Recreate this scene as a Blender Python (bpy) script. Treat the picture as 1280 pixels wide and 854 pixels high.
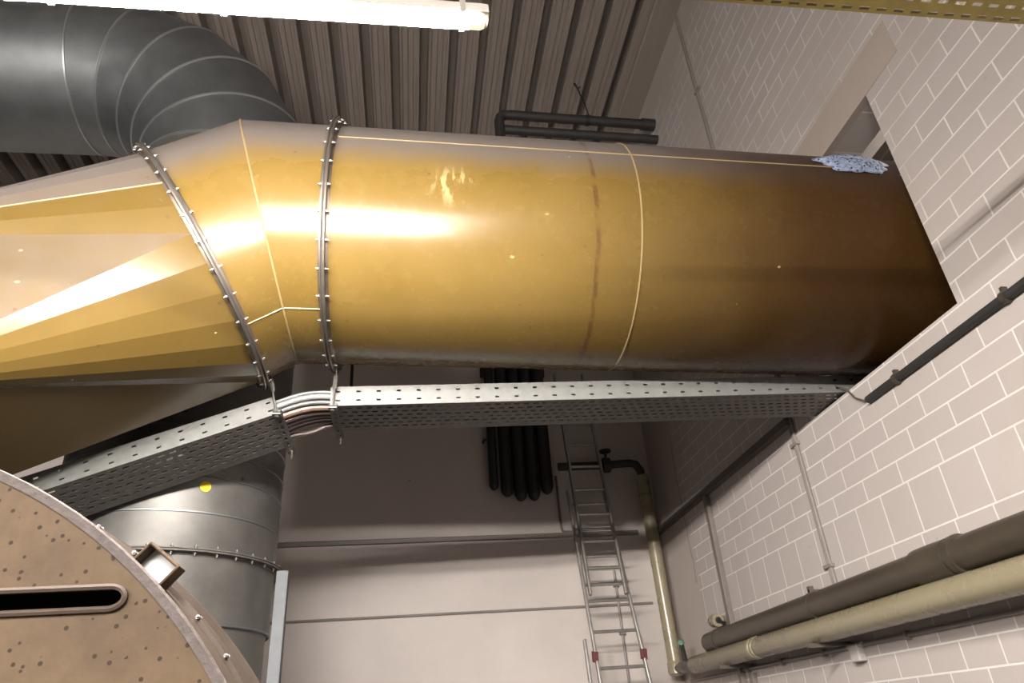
import bpy, bmesh, math, random
from mathutils import Vector, Matrix
random.seed(4)
PI = math.pi
H = 1.6                      # camera height; all coordinates below are relative to the lens, +H in the world
scene = bpy.context.scene
for o in list(bpy.data.objects):
    bpy.data.objects.remove(o)
COL = scene.collection

# ------------------------------------------------------------------ camera
cam_d = bpy.data.cameras.new('camera')
cam = bpy.data.objects.new('camera', cam_d)
COL.objects.link(cam)
cam_d.sensor_width = 36.0
cam_d.lens = 36.0 * 882.06 / 1280.0
cam_d.clip_start = 0.02
Mr = [[0.9902139682305501, 0.003356782492437901, 0.13951712845526926],
      [-0.12324342864074699, 0.49007983297556956, 0.862921094079586],
      [-0.06547789258962708, -0.8716710901033349, 0.48569759754407316]]
cm = Matrix(((Mr[0][0], -Mr[0][1], -Mr[0][2], 0), (Mr[1][0], -Mr[1][1], -Mr[1][2], 0),
             (Mr[2][0], -Mr[2][1], -Mr[2][2], H), (0, 0, 0, 1)))
cam.matrix_world = cm
scene.camera = cam

# ------------------------------------------------------------------ world, exposure, added fill light out of view
world = bpy.data.worlds.new('world')
scene.world = world
world.use_nodes = True
world.node_tree.nodes['Background'].inputs[0].default_value = (0.75, 0.72, 0.7, 1)
world.node_tree.nodes['Background'].inputs[1].default_value = 0.0
scene.view_settings.view_transform = 'Standard'
scene.view_settings.look = 'None'
scene.view_settings.gamma = 1.0
scene.view_settings.use_curve_mapping = False
scene.view_settings.exposure = 4.08
LAMP_EMIT = 78.0             # radiance of the lit lamp cover


def added_light(name, loc, power, size=0.12):
    l = bpy.data.lights.new(name, 'POINT')
    l.shadow_soft_size = size
    l.energy = power
    l.color = (1.0, 0.90, 0.82)
    o = bpy.data.objects.new(name, l)
    o.location = (loc[0], loc[1], loc[2] + H)
    COL.objects.link(o)


added_light('neighbour_room_fill', (5.0, 3.0, 3.6), 20.0)  # unseen light added to brighten the neighbouring room

# ------------------------------------------------------------------ materials


K = 0.76                     # reflectance scale on base colours, lowered to cut bounce light


def mat(name, base, rough=0.5, metal=0.0, var=0.0, vscale=6.0, bump=0.0, bscale=40.0, spots=None, spec=0.5,
        streak=None, emit=None):
    base = tuple(c * K for c in base)
    m = bpy.data.materials.new(name)
    m.use_nodes = True
    nt = m.node_tree
    N, L = nt.nodes, nt.links
    b = N['Principled BSDF']
    b.inputs['Base Color'].default_value = (*base, 1)
    b.inputs['Roughness'].default_value = rough
    b.inputs['Metallic'].default_value = metal
    b.inputs['Specular IOR Level'].default_value = spec
    tc = N.new('ShaderNodeTexCoord')
    src = tc.outputs['Object']
    if streak:
        mp = N.new('ShaderNodeMapping')
        mp.inputs['Scale'].default_value = streak
        L.new(src, mp.inputs['Vector'])
        src = mp.outputs['Vector']
    col = None
    if var > 0:
        n = N.new('ShaderNodeTexNoise')
        n.inputs['Scale'].default_value = vscale
        n.inputs['Detail'].default_value = 6
        n.inputs['Roughness'].default_value = 0.65
        L.new(src, n.inputs['Vector'])
        r = N.new('ShaderNodeValToRGB')
        r.color_ramp.elements[0].position = 0.3
        r.color_ramp.elements[1].position = 0.7
        r.color_ramp.elements[0].color = (*[c * (1 - var) for c in base], 1)
        r.color_ramp.elements[1].color = (*[min(1, c * (1 + var)) for c in base], 1)
        L.new(n.outputs['Fac'], r.inputs['Fac'])
        col = r.outputs['Color']
        mr = N.new('ShaderNodeMapRange')
        mr.inputs['To Min'].default_value = max(0.05, rough - 0.08)
        mr.inputs['To Max'].default_value = min(1, rough + 0.08)
        L.new(n.outputs['Fac'], mr.inputs['Value'])
        L.new(mr.outputs['Result'], b.inputs['Roughness'])
    if spots:
        v = N.new('ShaderNodeTexVoronoi')
        v.inputs['Scale'].default_value = spots[0]
        L.new(tc.outputs['Object'], v.inputs['Vector'])
        lt = N.new('ShaderNodeMapRange')
        lt.inputs['From Min'].default_value = spots[1]
        lt.inputs['From Max'].default_value = spots[1] * 1.4
        lt.inputs['To Min'].default_value = 1
        lt.inputs['To Max'].default_value = 0
        L.new(v.outputs['Distance'], lt.inputs['Value'])
        sp = N.new('ShaderNodeSeparateColor')
        L.new(v.outputs['Color'], sp.inputs['Color'])
        gt = N.new('ShaderNodeMath')
        gt.operation = 'GREATER_THAN'
        gt.inputs[1].default_value = spots[3]
        L.new(sp.outputs['Red'], gt.inputs[0])
        mu = N.new('ShaderNodeMath')
        mu.operation = 'MULTIPLY'
        L.new(lt.outputs['Result'], mu.inputs[0])
        L.new(gt.outputs['Value'], mu.inputs[1])
        mx = N.new('ShaderNodeMix')
        mx.data_type = 'RGBA'
        L.new(mu.outputs['Value'], mx.inputs['Factor'])
        if col:
            L.new(col, mx.inputs['A'])
        else:
            mx.inputs['A'].default_value = (*base, 1)
        mx.inputs['B'].default_value = (*spots[2], 1)
        col = mx.outputs['Result']
    if col:
        L.new(col, b.inputs['Base Color'])
    if bump > 0:
        n2 = N.new('ShaderNodeTexNoise')
        n2.inputs['Scale'].default_value = bscale
        n2.inputs['Detail'].default_value = 4
        L.new(src, n2.inputs['Vector'])
        bp = N.new('ShaderNodeBump')
        bp.inputs['Strength'].default_value = bump
        bp.inputs['Distance'].default_value = 0.01
        L.new(n2.outputs['Fac'], bp.inputs['Height'])
        L.new(bp.outputs['Normal'], b.inputs['Normal'])
    if emit:
        b.inputs['Emission Color'].default_value = (*emit[0], 1)
        b.inputs['Emission Strength'].default_value = emit[1]
    return m


def mathn(nt, op, a, b=None, clamp=False):
    n = nt.nodes.new('ShaderNodeMath')
    n.operation = op
    n.use_clamp = clamp
    for i, x in enumerate((a, b)):
        if x is None:
            continue
        if isinstance(x, (int, float)):
            n.inputs[i].default_value = x
        else:
            nt.links.new(x, n.inputs[i])
    return n.outputs[0]


def mixc(nt, fac, a, b):
    n = nt.nodes.new('ShaderNodeMix')
    n.data_type = 'RGBA'
    for k, x in (('Factor', fac), ('A', a), ('B', b)):
        if isinstance(x, (int, float)):
            n.inputs[k].default_value = x
        elif isinstance(x, tuple):
            n.inputs[k].default_value = (*[c * K for c in x], 1)
        else:
            nt.links.new(x, n.inputs[k])
    return n.outputs['Result']


def smooth(nt, x, lo, hi):
    n = nt.nodes.new('ShaderNodeMapRange')
    n.interpolation_type = 'SMOOTHSTEP'
    n.inputs['From Min'].default_value = lo
    n.inputs['From Max'].default_value = hi
    nt.links.new(x, n.inputs['Value'])
    return n.outputs['Result']


def noise(nt, vec, scale, detail=4, rough=0.6):
    n = nt.nodes.new('ShaderNodeTexNoise')
    n.inputs['Scale'].default_value = scale
    n.inputs['Detail'].default_value = detail
    n.inputs['Roughness'].default_value = rough
    nt.links.new(vec, n.inputs['Vector'])
    return n.outputs['Fac']


def duct_paint(name, rough, sc=1.0):
    """ochre gloss paint, grey dust settled on the upward faces, flecks, scuffs"""
    m = bpy.data.materials.new(name)
    m.use_nodes = True
    nt = m.node_tree
    N, L = nt.nodes, nt.links
    b = N['Principled BSDF']
    tc = N.new('ShaderNodeTexCoord')
    ob = tc.outputs['Object']
    geo = N.new('ShaderNodeNewGeometry')
    sx = N.new('ShaderNodeSeparateXYZ')
    L.new(geo.outputs['Normal'], sx.inputs[0])
    n1 = noise(nt, ob, 2.2, 6)
    n2 = noise(nt, ob, 9.0, 6)
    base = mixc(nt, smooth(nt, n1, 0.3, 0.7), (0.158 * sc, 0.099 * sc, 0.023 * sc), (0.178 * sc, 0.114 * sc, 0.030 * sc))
    # dust
    d0 = mathn(nt, 'ADD', sx.outputs['Z'], mathn(nt, 'MULTIPLY', mathn(nt, 'SUBTRACT', n2, 0.5), 0.14))
    dust = smooth(nt, d0, -0.02, 0.36)
    base = mixc(nt, mathn(nt, 'MULTIPLY', dust, 0.93), base, (0.145, 0.123, 0.112))
    # paint browned by heat, with the light falloff painted in, towards the wall penetration
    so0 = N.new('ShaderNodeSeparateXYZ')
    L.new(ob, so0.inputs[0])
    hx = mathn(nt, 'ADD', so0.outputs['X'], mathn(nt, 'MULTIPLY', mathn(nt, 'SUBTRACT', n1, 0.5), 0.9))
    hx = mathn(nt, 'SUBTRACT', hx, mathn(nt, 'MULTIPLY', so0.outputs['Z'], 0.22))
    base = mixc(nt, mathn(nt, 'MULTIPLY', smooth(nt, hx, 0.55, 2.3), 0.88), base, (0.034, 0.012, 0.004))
    brown_falloff = smooth(nt, hx, 0.55, 2.3)
    # dark flecks
    v = N.new('ShaderNodeTexVoronoi')
    v.inputs['Scale'].default_value = 9.0
    L.new(ob, v.inputs['Vector'])
    sc = N.new('ShaderNodeSeparateColor')
    L.new(v.outputs['Color'], sc.inputs['Color'])
    rad = mathn(nt, 'MULTIPLY', sc.outputs['Green'], 0.10)
    fl = mathn(nt, 'MULTIPLY', mathn(nt, 'LESS_THAN', v.outputs['Distance'], rad),
               mathn(nt, 'GREATER_THAN', sc.outputs['Red'], 0.62))
    base = mixc(nt, mathn(nt, 'MULTIPLY', fl, 0.75), base, (0.09, 0.05, 0.025))
    # pale chips
    v2 = N.new('ShaderNodeTexVoronoi')
    v2.inputs['Scale'].default_value = 7.0
    mp = N.new('ShaderNodeMapping')
    mp.inputs['Location'].default_value = (3.3, 1.7, 0.4)
    mp.inputs['Scale'].default_value = (0.8, 1.3, 1.3)
    L.new(ob, mp.inputs['Vector'])
    L.new(mp.outputs[0], v2.inputs['Vector'])
    s2 = N.new('ShaderNodeSeparateColor')
    L.new(v2.outputs['Color'], s2.inputs['Color'])
    dd = mathn(nt, 'ADD', v2.outputs['Distance'], mathn(nt, 'MULTIPLY', mathn(nt, 'SUBTRACT', noise(nt, ob, 60, 3), 0.5), 0.10))
    ch = mathn(nt, 'MULTIPLY', mathn(nt, 'LESS_THAN', dd, mathn(nt, 'MULTIPLY', s2.outputs['Green'], 0.075)),
               mathn(nt, 'GREATER_THAN', s2.outputs['Red'], 0.72))
    base = mixc(nt, mathn(nt, 'MULTIPLY', ch, 0.6), base, (0.66, 0.5, 0.25))
    # one large scuff mark on the straight run
    vd = N.new('ShaderNodeVectorMath')
    vd.operation = 'DISTANCE'
    L.new(ob, vd.inputs[0])
    vd.inputs[1].default_value = SCUFF
    near = smooth(nt, vd.outputs['Value'], 0.16, 0.03)
    mp2 = N.new('ShaderNodeMapping')
    mp2.inputs['Rotation'].default_value = (0, 0.5, 0)
    mp2.inputs['Scale'].default_value = (34, 8, 8)
    L.new(ob, mp2.inputs['Vector'])
    sf = mathn(nt, 'MULTIPLY', near, smooth(nt, noise(nt, mp2.outputs[0], 1.0, 4), 0.50, 0.58))
    base = mixc(nt, mathn(nt, 'MULTIPLY', sf, 0.38), base, (0.70, 0.55, 0.30))
    # worn brown ring where a clamp once sat
    so = N.new('ShaderNodeSeparateXYZ')
    L.new(ob, so.inputs[0])
    rx = mathn(nt, 'ABSOLUTE', mathn(nt, 'SUBTRACT', mathn(nt, 'ADD', so.outputs['X'], mathn(nt, 'MULTIPLY', n1, 0.03)), 0.965))
    ring = mathn(nt, 'MULTIPLY', smooth(nt, rx, 0.016, 0.008), smooth(nt, n2, 0.38, 0.55))
    base = mixc(nt, mathn(nt, 'MULTIPLY', ring, 0.75), base, (0.085, 0.040, 0.014))
    L.new(base, b.inputs['Base Color'])
    r0 = mathn(nt, 'ADD', mathn(nt, 'MULTIPLY', n2, 0.06), rough - 0.03)
    r1 = mathn(nt, 'ADD', r0, mathn(nt, 'MULTIPLY', dust, 0.30))
    L.new(r1, b.inputs['Roughness'])
    L.new(mathn(nt, 'SUBTRACT', 0.37, mathn(nt, 'MULTIPLY', brown_falloff, 0.26)), b.inputs['Specular IOR Level'])
    bp = N.new('ShaderNodeBump')
    bp.inputs['Strength'].default_value = 0.05
    bp.inputs['Distance'].default_value = 0.005
    L.new(noise(nt, ob, 60, 3), bp.inputs['Height'])
    L.new(bp.outputs['Normal'], b.inputs['Normal'])
    return m


SCUFF = (0.20, -0.688, 0.645)


def block_wall():
    m = bpy.data.materials.new('painted block masonry')
    m.use_nodes = True
    nt = m.node_tree
    N, L = nt.nodes, nt.links
    b = N['Principled BSDF']
    tc = N.new('ShaderNodeTexCoord')
    s = N.new('ShaderNodeSeparateXYZ')
    L.new(tc.outputs['Object'], s.inputs[0])
    Y, Z = s.outputs['Y'], s.outputs['Z']

    def bricks(z0, rowh, w, ph):
        c = N.new('ShaderNodeCombineXYZ')
        L.new(mathn(nt, 'ADD', Y, ph + 34.5 * w), c.inputs['X'])
        L.new(mathn(nt, 'SUBTRACT', Z, z0 + H - rowh * 40), c.inputs['Y'])
        t = N.new('ShaderNodeTexBrick')
        t.offset = 0.5
        t.inputs['Scale'].default_value = 1.0
        t.inputs['Brick Width'].default_value = w
        t.inputs['Row Height'].default_value = rowh
        t.inputs['Mortar Size'].default_value = 0.0055
        t.inputs['Mortar Smooth'].default_value = 0.25
        t.inputs['Bias'].default_value = 0.0
        t.inputs['Color1'].default_value = (0.455 * K, 0.405 * K, 0.375 * K, 1)
        t.inputs['Color2'].default_value = (0.49 * K, 0.437 * K, 0.405 * K, 1)
        t.inputs['Mortar'].default_value = (0.74 * K, 0.70 * K, 0.66 * K, 1)
        L.new(c.outputs[0], t.inputs['Vector'])
        return t
    hi = bricks(1.0735, 0.129, 0.345, -3.843)
    mid = bricks(0.797, 0.2765, 0.265, -4.257)
    lo = bricks(0.797, 0.1335, 0.27, -3.9)
    f1 = mathn(nt, 'GREATER_THAN', Z, 1.0735 + H)
    f2 = mathn(nt, 'GREATER_THAN', Z, 0.797 + H)
    col = mixc(nt, f1, mixc(nt, f2, lo.outputs['Color'], mid.outputs['Color']), hi.outputs['Color'])

    def mixf(f, a, c):
        n = N.new('ShaderNodeMix')
        L.new(f, n.inputs['Factor'])
        L.new(a, n.inputs['A'])
        L.new(c, n.inputs['B'])
        return n.outputs['Result']
    fac = mixf(f1, mixf(f2, lo.outputs['Fac'], mid.outputs['Fac']), hi.outputs['Fac'])
    # smooth rendered zones: ring beam under the deck and the strip beside the corner
    nz = noise(nt, tc.outputs['Object'], 1.5, 2)
    plain = mathn(nt, 'MAXIMUM', smooth(nt, Z, 6.07 + H, 6.09 + H),
                  smooth(nt, mathn(nt, 'ADD', Y, mathn(nt, 'MULTIPLY', nz, 0.25)), 6.78, 6.84))
    col = mixc(nt, plain, col, (0.46, 0.40, 0.36))
    # shrinkage crack where the rendered strip meets the blocks
    cr = mathn(nt, 'ABSOLUTE', mathn(nt, 'SUBTRACT', mathn(nt, 'ADD', Y, mathn(nt, 'MULTIPLY', noise(nt, tc.outputs['Object'], 3.0, 3), 0.16)), 6.83))
    crack = mathn(nt, 'MULTIPLY', mathn(nt, 'LESS_THAN', cr, 0.006), mathn(nt, 'GREATER_THAN', Z, 1.15 + H))
    col = mixc(nt, mathn(nt, 'MULTIPLY', crack, 0.8), col, (0.09, 0.07, 0.055))
    # painted-over joints fade in places
    fade = smooth(nt, noise(nt, tc.outputs['Object'], 0.9, 3), 0.45, 0.68)
    fade = mathn(nt, 'MULTIPLY', fade, smooth(nt, Z, 1.8 + H, 2.6 + H))
    col = mixc(nt, mathn(nt, 'MULTIPLY', fade, 0.85), col, (0.46, 0.40, 0.36))
    d = noise(nt, tc.outputs['Object'], 1.1, 5, 0.7)
    col = mixc(nt, mathn(nt, 'MULTIPLY', smooth(nt, d, 0.45, 0.8), 0.25), col, (0.33, 0.27, 0.23))
    v = N.new('ShaderNodeTexVoronoi')
    v.inputs['Scale'].default_value = 4.0
    L.new(tc.outputs['Object'], v.inputs['Vector'])
    col = mixc(nt, mathn(nt, 'MULTIPLY', mathn(nt, 'LESS_THAN', v.outputs['Distance'], 0.03), 0.4), col, (0.30, 0.24, 0.2))
    L.new(col, b.inputs['Base Color'])
    b.inputs['Roughness'].default_value = 0.55
    hgt = mathn(nt, 'MULTIPLY', mathn(nt, 'MULTIPLY', mathn(nt, 'SUBTRACT', 1.0, fac), mathn(nt, 'SUBTRACT', 1.0, plain)), 1.0)
    hgt = mathn(nt, 'ADD', hgt, mathn(nt, 'MULTIPLY', noise(nt, tc.outputs['Object'], 35, 4), 0.25))
    bp = N.new('ShaderNodeBump')
    bp.inputs['Strength'].default_value = 0.6
    bp.inputs['Distance'].default_value = 0.004
    L.new(hgt, bp.inputs['Height'])
    L.new(bp.outputs['Normal'], b.inputs['Normal'])
    return m


M = {}
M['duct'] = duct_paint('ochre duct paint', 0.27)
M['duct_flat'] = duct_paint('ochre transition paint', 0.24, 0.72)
M['block'] = block_wall()
M['plaster'] = mat('painted concrete panel', (0.59, 0.525, 0.483), 0.6, var=0.07, vscale=1.3, bump=0.1, bscale=25,
                   spots=(2.6, 0.02, (0.2, 0.15, 0.12), 0.6))
M['lintel'] = mat('painted lintel', (0.42, 0.35, 0.30), 0.6, var=0.05, vscale=2, bump=0.1, bscale=30)
M['deck'] = mat('dusty coated deck sheet', (0.29, 0.245, 0.213), 0.55, var=0.09, vscale=3, streak=(6, 0.6, 6))
M['floor'] = mat('grey concrete floor', (0.06, 0.054, 0.048), 0.7, var=0.2, vscale=2, bump=0.2)
M['dim_wall'] = mat('bare plaster', (0.4, 0.36, 0.33), 0.8, var=0.1)
M['dark_wall'] = mat('dark wall cladding', (0.05, 0.045, 0.04), 0.8, var=0.1)
M['beam'] = mat('grey steel beam', (0.36, 0.33, 0.31), 0.6, var=0.15)
M['flange'] = mat('dull flange steel', (0.26, 0.215, 0.175), 0.42, 0.85, var=0.15, vscale=14)
M['gasket'] = mat('black gasket', (0.05, 0.045, 0.04), 0.8)
M['bolt'] = mat('zinc bolt', (0.21, 0.20, 0.185), 0.4, 0.8, var=0.1, vscale=30)
M['seam'] = mat('bare seam edge', (0.34, 0.25, 0.12), 0.35, 0.1)
M['zinc'] = mat('galvanised tray sheet', (0.23, 0.23, 0.215), 0.5, 0.3, var=0.14, vscale=22, bump=0.05)
M['zinc_dull'] = mat('dull galvanised sheet', (0.145, 0.132, 0.118), 0.55, 0.3, var=0.15, vscale=24, bump=0.5, bscale=55)
M['spiral'] = mat('galvanised duct sheet', (0.28, 0.293, 0.30), 0.5, 0.9, var=0.12, vscale=5, bump=0.04, bscale=12,
                  spots=(5.0, 0.045, (0.14, 0.13, 0.12), 0.6))
M['riser'] = mat('shaded galvanised duct sheet', (0.19, 0.183, 0.17), 0.5, 0.7, var=0.2, vscale=4, bump=0.04, bscale=12,
                 spots=(5.0, 0.05, (0.07, 0.06, 0.055), 0.55))  # same sheet as the bend, its dimness away from the lamps put into the colour
M['bead'] = mat('galvanised bead', (0.62, 0.64, 0.64), 0.35, 0.9)
M['yellow_tray'] = mat('yellow passivated sheet', (0.42, 0.33, 0.10), 0.45, 0.4, var=0.18, vscale=12)
M['fan'] = mat('stained beige fan paint', (0.080, 0.054, 0.032), 0.65, spec=0.12, var=0.45, vscale=3.2, bump=0.2, bscale=30,
               spots=(75, 0.24, (0.02, 0.012, 0.008), 0.74))
M['fan_band'] = mat('brown fan casing paint', (0.055, 0.040, 0.030), 0.6, spec=0.15, var=0.2, vscale=5)
M['fan_rim'] = mat('pale weld rim', (0.085, 0.070, 0.064), 0.65, spec=0.2, var=0.25, vscale=30, bump=0.6, bscale=60)
M['white_plate'] = mat('white plate', (0.6, 0.6, 0.59), 0.5)
M['lamp_body'] = mat('grey lamp housing', (0.36, 0.33, 0.30), 0.5, var=0.08)
M['lamp_clip'] = mat('grey lamp clip', (0.22, 0.20, 0.18), 0.5)
M['lamp_on'] = mat('lit lamp cover', (0.9, 0.9, 0.88), 0.3, emit=((1.0, 0.94, 0.885), LAMP_EMIT))
M['lamp_end'] = mat('lit cover end', (0.9, 0.88, 0.7), 0.3, emit=((1.0, 0.92, 0.66), 0.05))
M['alu'] = mat('weathered aluminium', (0.40, 0.38, 0.355), 0.4, 0.8, var=0.12, vscale=18)
M['red'] = mat('red ladder clip', (0.13, 0.025, 0.025), 0.5)
M['black'] = mat('black rubber', (0.012, 0.012, 0.014), 0.5, var=0.2)
M['black_pipe'] = mat('black lagged pipe', (0.025, 0.023, 0.022), 0.6, var=0.2)
M['dark_pipe'] = mat('dark brown pipe', (0.055, 0.043, 0.031), 0.4, var=0.2, vscale=4)
M['pale_pipe'] = mat('olive beige pipe', (0.28, 0.24, 0.155), 0.28, var=0.05, vscale=4)
M['trunking'] = mat('taupe trunking', (0.19, 0.16, 0.14), 0.5, var=0.1)
M['ledge'] = mat('dark ledge', (0.10, 0.08, 0.065), 0.6, var=0.15)
M['conduit'] = mat('painted conduit', (0.24, 0.21, 0.19), 0.45, var=0.08)
M['box'] = mat('grey plastic box', (0.45, 0.42, 0.40), 0.5)
M['post'] = mat('galvanised angle', (0.13, 0.14, 0.147), 0.6, 0.0, spec=0.25, var=0.12, vscale=14)
M['yellow'] = mat('yellow sticker', (0.75, 0.6, 0.02), 0.5, var=0.1)
M['mat'] = mat('speckled blue grey', (0.24, 0.29, 0.40), 0.8, var=0.55, vscale=55, bump=1.0, bscale=70,
               spots=(60, 0.35, (0.02, 0.025, 0.04), 0.55))
M['valve'] = mat('dark valve metal', (0.16, 0.15, 0.14), 0.35, 0.8, var=0.2, vscale=20)
M['green'] = mat('green cap', (0.12, 0.24, 0.17), 0.5)
for k, c in dict(cable_white=(0.26, 0.265, 0.26), cable_grey=(0.14, 0.14, 0.14), cable_pink=(0.20, 0.115, 0.08),
                 cable_brown=(0.06, 0.040, 0.033), cable_plum=(0.05, 0.034, 0.037)).items():
    M[k] = mat(k.replace('_', ' '), c, 0.38, var=0.08)

# ------------------------------------------------------------------ mesh helpers


def frame(axis):
    a = Vector(axis).normalized()
    t = Vector((0, 0, 1)) if abs(a.z) < 0.9 else Vector((1, 0, 0))
    u = a.cross(t).normalized()
    return a, u, a.cross(u).normalized()


class MB:
    def __init__(s):
        s.v, s.f = [], []

    def add(s, vs, fs):
        n = len(s.v)
        s.v += [Vector(p) for p in vs]
        s.f += [tuple(i + n for i in f) for f in fs]
        return s

    def box(s, lo, hi):
        x0, y0, z0 = lo
        x1, y1, z1 = hi
        return s.obox(((x0 + x1) / 2, (y0 + y1) / 2, (z0 + z1) / 2), (1, 0, 0), (0, 1, 0), (0, 0, 1),
                      (x1 - x0) / 2, (y1 - y0) / 2, (z1 - z0) / 2)

    def obox(s, c, u, v, w, a, b, d, bev=0.0):
        c, u, v, w = Vector(c), Vector(u), Vector(v), Vector(w)
        vs = [c + u * a * i + v * b * j + w * d * k for i in (-1, 1) for j in (-1, 1) for k in (-1, 1)]
        return s.add(vs, [(0, 1, 3, 2), (4, 6, 7, 5), (0, 4, 5, 1), (2, 3, 7, 6), (0, 2, 6, 4), (1, 5, 7, 3)])

    def bar(s, p0, p1, w, h, up=(0, 0, 1)):
        p0, p1 = Vector(p0), Vector(p1)
        d = (p1 - p0)
        l = d.length
        d.normalize()
        upv = Vector(up)
        side = d.cross(upv).normalized()
        upv = side.cross(d).normalized()
        return s.obox((p0 + p1) / 2, d, side, upv, l / 2, w / 2, h / 2)

    def tube(s, path, r, seg=12, caps=True, closed=False):
        P = [Vector(p) for p in path]
        n = len(P)
        rs = r if isinstance(r, (list, tuple)) else [r] * n
        T = []
        for i in range(n):
            if closed:
                t = P[(i + 1) % n] - P[i - 1]
            else:
                t = P[min(i + 1, n - 1)] - P[max(i - 1, 0)]
            T.append(t.normalized())
        _, u, v = frame(T[0])
        vs = []
        for i in range(n):
            if i:
                q = T[i - 1].rotation_difference(T[i])
                u = q @ u
            v = T[i].cross(u).normalized()
            for k in range(seg):
                a = 2 * PI * k / seg
                vs.append(P[i] + (u * math.cos(a) + v * math.sin(a)) * rs[i])
        fs = []
        for i in range(n if closed else n - 1):
            j = (i + 1) % n
            for k in range(seg):
                k2 = (k + 1) % seg
                fs.append((i * seg + k, i * seg + k2, j * seg + k2, j * seg + k))
        if caps and not closed:
            fs.append(tuple(range(seg))[::-1])
            fs.append(tuple((n - 1) * seg + k for k in range(seg)))
        return s.add(vs, fs)

    def revolve(s, c, axis, prof, seg=64, closed=True):
        """prof: (radius, height along axis)"""
        a, u, v = frame(axis)
        c = Vector(c)
        n = len(prof)
        vs = []
        for k in range(seg):
            t = 2 * PI * k / seg
            d = u * math.cos(t) + v * math.sin(t)
            for r, h in prof:
                vs.append(c + d * r + a * h)
        fs = []
        for k in range(seg):
            k2 = (k + 1) % seg
            for i in range(n if closed else n - 1):
                j = (i + 1) % n
                fs.append((k * n + i, k * n + j, k2 * n + j, k2 * n + i))
        return s.add(vs, fs)

    def loft(s, loops, close=True):
        n = len(loops[0])
        vs = [p for l in loops for p in l]
        fs = []
        for i in range(len(loops) - 1):
            for k in range(n if close else n - 1):
                k2 = (k + 1) % n
                fs.append((i * n + k, i * n + k2, (i + 1) * n + k2, (i + 1) * n + k))
        return s.add(vs, fs)

    def perf(s, o, u, v, Lu, Lv, holes):
        """flat sheet at o spanned by u*Lu, v*Lv with rectangular holes (u0,u1,v0,v1)"""
        o, u, v = Vector(o), Vector(u).normalized(), Vector(v).normalized()
        us = sorted({0.0, Lu} | {round(h[0], 5) for h in holes} | {round(h[1], 5) for h in holes})
        vv = sorted({0.0, Lv} | {round(h[2], 5) for h in holes} | {round(h[3], 5) for h in holes})
        idx = {}
        vs, fs = [], []

        def g(i, j):
            if (i, j) not in idx:
                idx[(i, j)] = len(vs)
                vs.append(o + u * us[i] + v * vv[j])
            return idx[(i, j)]
        for j in range(len(vv) - 1):
            b = (vv[j] + vv[j + 1]) / 2
            row = [h for h in holes if h[2] < b < h[3]]
            for i in range(len(us) - 1):
                a = (us[i] + us[i + 1]) / 2
                if any(h[0] < a < h[1] for h in row):
                    continue
                fs.append((g(i, j), g(i + 1, j), g(i + 1, j + 1), g(i, j + 1)))
        return s.add(vs, fs)


def obj(name, mb, material, parent=None, base=None, smooth=True, angle=35, solid=0.0, bevel=0.0):
    if parent is not None:
        r = parent
        while r.parent:
            r = r.parent
        b = Vector(r['_b'])
    else:
        b = Vector(base) if base is not None else Vector((0, 0, -H))
    me = bpy.data.meshes.new(name)
    me.from_pydata([p - b for p in mb.v], [], mb.f)
    me.update()
    bm = bmesh.new()
    bm.from_mesh(me)
    bmesh.ops.recalc_face_normals(bm, faces=bm.faces)
    bm.to_mesh(me)
    bm.free()
    if smooth:
        me.shade_smooth()
        me.set_sharp_from_angle(angle=math.radians(angle))
    me.materials.append(M[material] if isinstance(material, str) else material)
    o = bpy.data.objects.new(name, me)
    COL.objects.link(o)
    if parent is not None:
        o.parent = parent
    else:
        o.location = b + Vector((0, 0, H))
        o['_b'] = tuple(b)
    if solid:
        md = o.modifiers.new('thickness', 'SOLIDIFY')
        md.thickness = solid
        md.offset = 0
    if bevel:
        md = o.modifiers.new('bevel', 'BEVEL')
        md.width = bevel
        md.segments = 2
        md.limit_method = 'ANGLE'
    return o


def tag(o, label, cat=None, group=None):
    o['label'] = label
    if cat:
        o['category'] = cat
    if group:
        o['group'] = group
    return o


def thing(name, label, cat, base, group=None):
    o = bpy.data.objects.new(name, None)
    o.empty_display_size = 0.05
    COL.objects.link(o)
    o.location = Vector(base) + Vector((0, 0, H))
    o['_b'] = tuple(base)
    return tag(o, label, cat, group)


def struct(name, mb, m, **k):
    o = obj(name, mb, m, **k)
    o['kind'] = 'structure'
    return o


# ================================================================== THE ROOM
XR, YB, ZC = 2.7, 7.55, 6.4
XL, YF = -6.0, -4.5
HY0, HY1, HZ0, HZ1 = 2.68, 4.20, 1.737, 3.22       # opening in the right wall
T = 0.26
mb = MB()
ys = [YF, HY0, HY1, YB + 0.2]
zs = [-H, HZ0, HZ1, ZC + 0.3]
for i in range(3):
    for j in range(3):
        if i == 1 and j == 1:
            continue
        for x in (XR, XR + T):
            mb.add([(x, ys[i], zs[j]), (x, ys[i + 1], zs[j]), (x, ys[i + 1], zs[j + 1]), (x, ys[i], zs[j + 1])], [(0, 1, 2, 3)])
for (a, b) in (((HY0, HZ0), (HY1, HZ0)), ((HY1, HZ0), (HY1, HZ1)), ((HY1, HZ1), (HY0, HZ1)), ((HY0, HZ1), (HY0, HZ0))):
    mb.add([(XR, *a), (XR, *b), (XR + T, *b), (XR + T, *a)], [(0, 1, 2, 3)])
for (a, b) in (((YF, -H), (YF, ZC + .3)), ((YB + .2, -H), (YB + .2, ZC + .3)), ((YF, -H), (YB + .2, -H)), ((YF, ZC + .3), (YB + .2, ZC + .3))):
    mb.add([(XR, *a), (XR, *b), (XR + T, *b), (XR + T, *a)], [(0, 1, 2, 3)])
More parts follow.
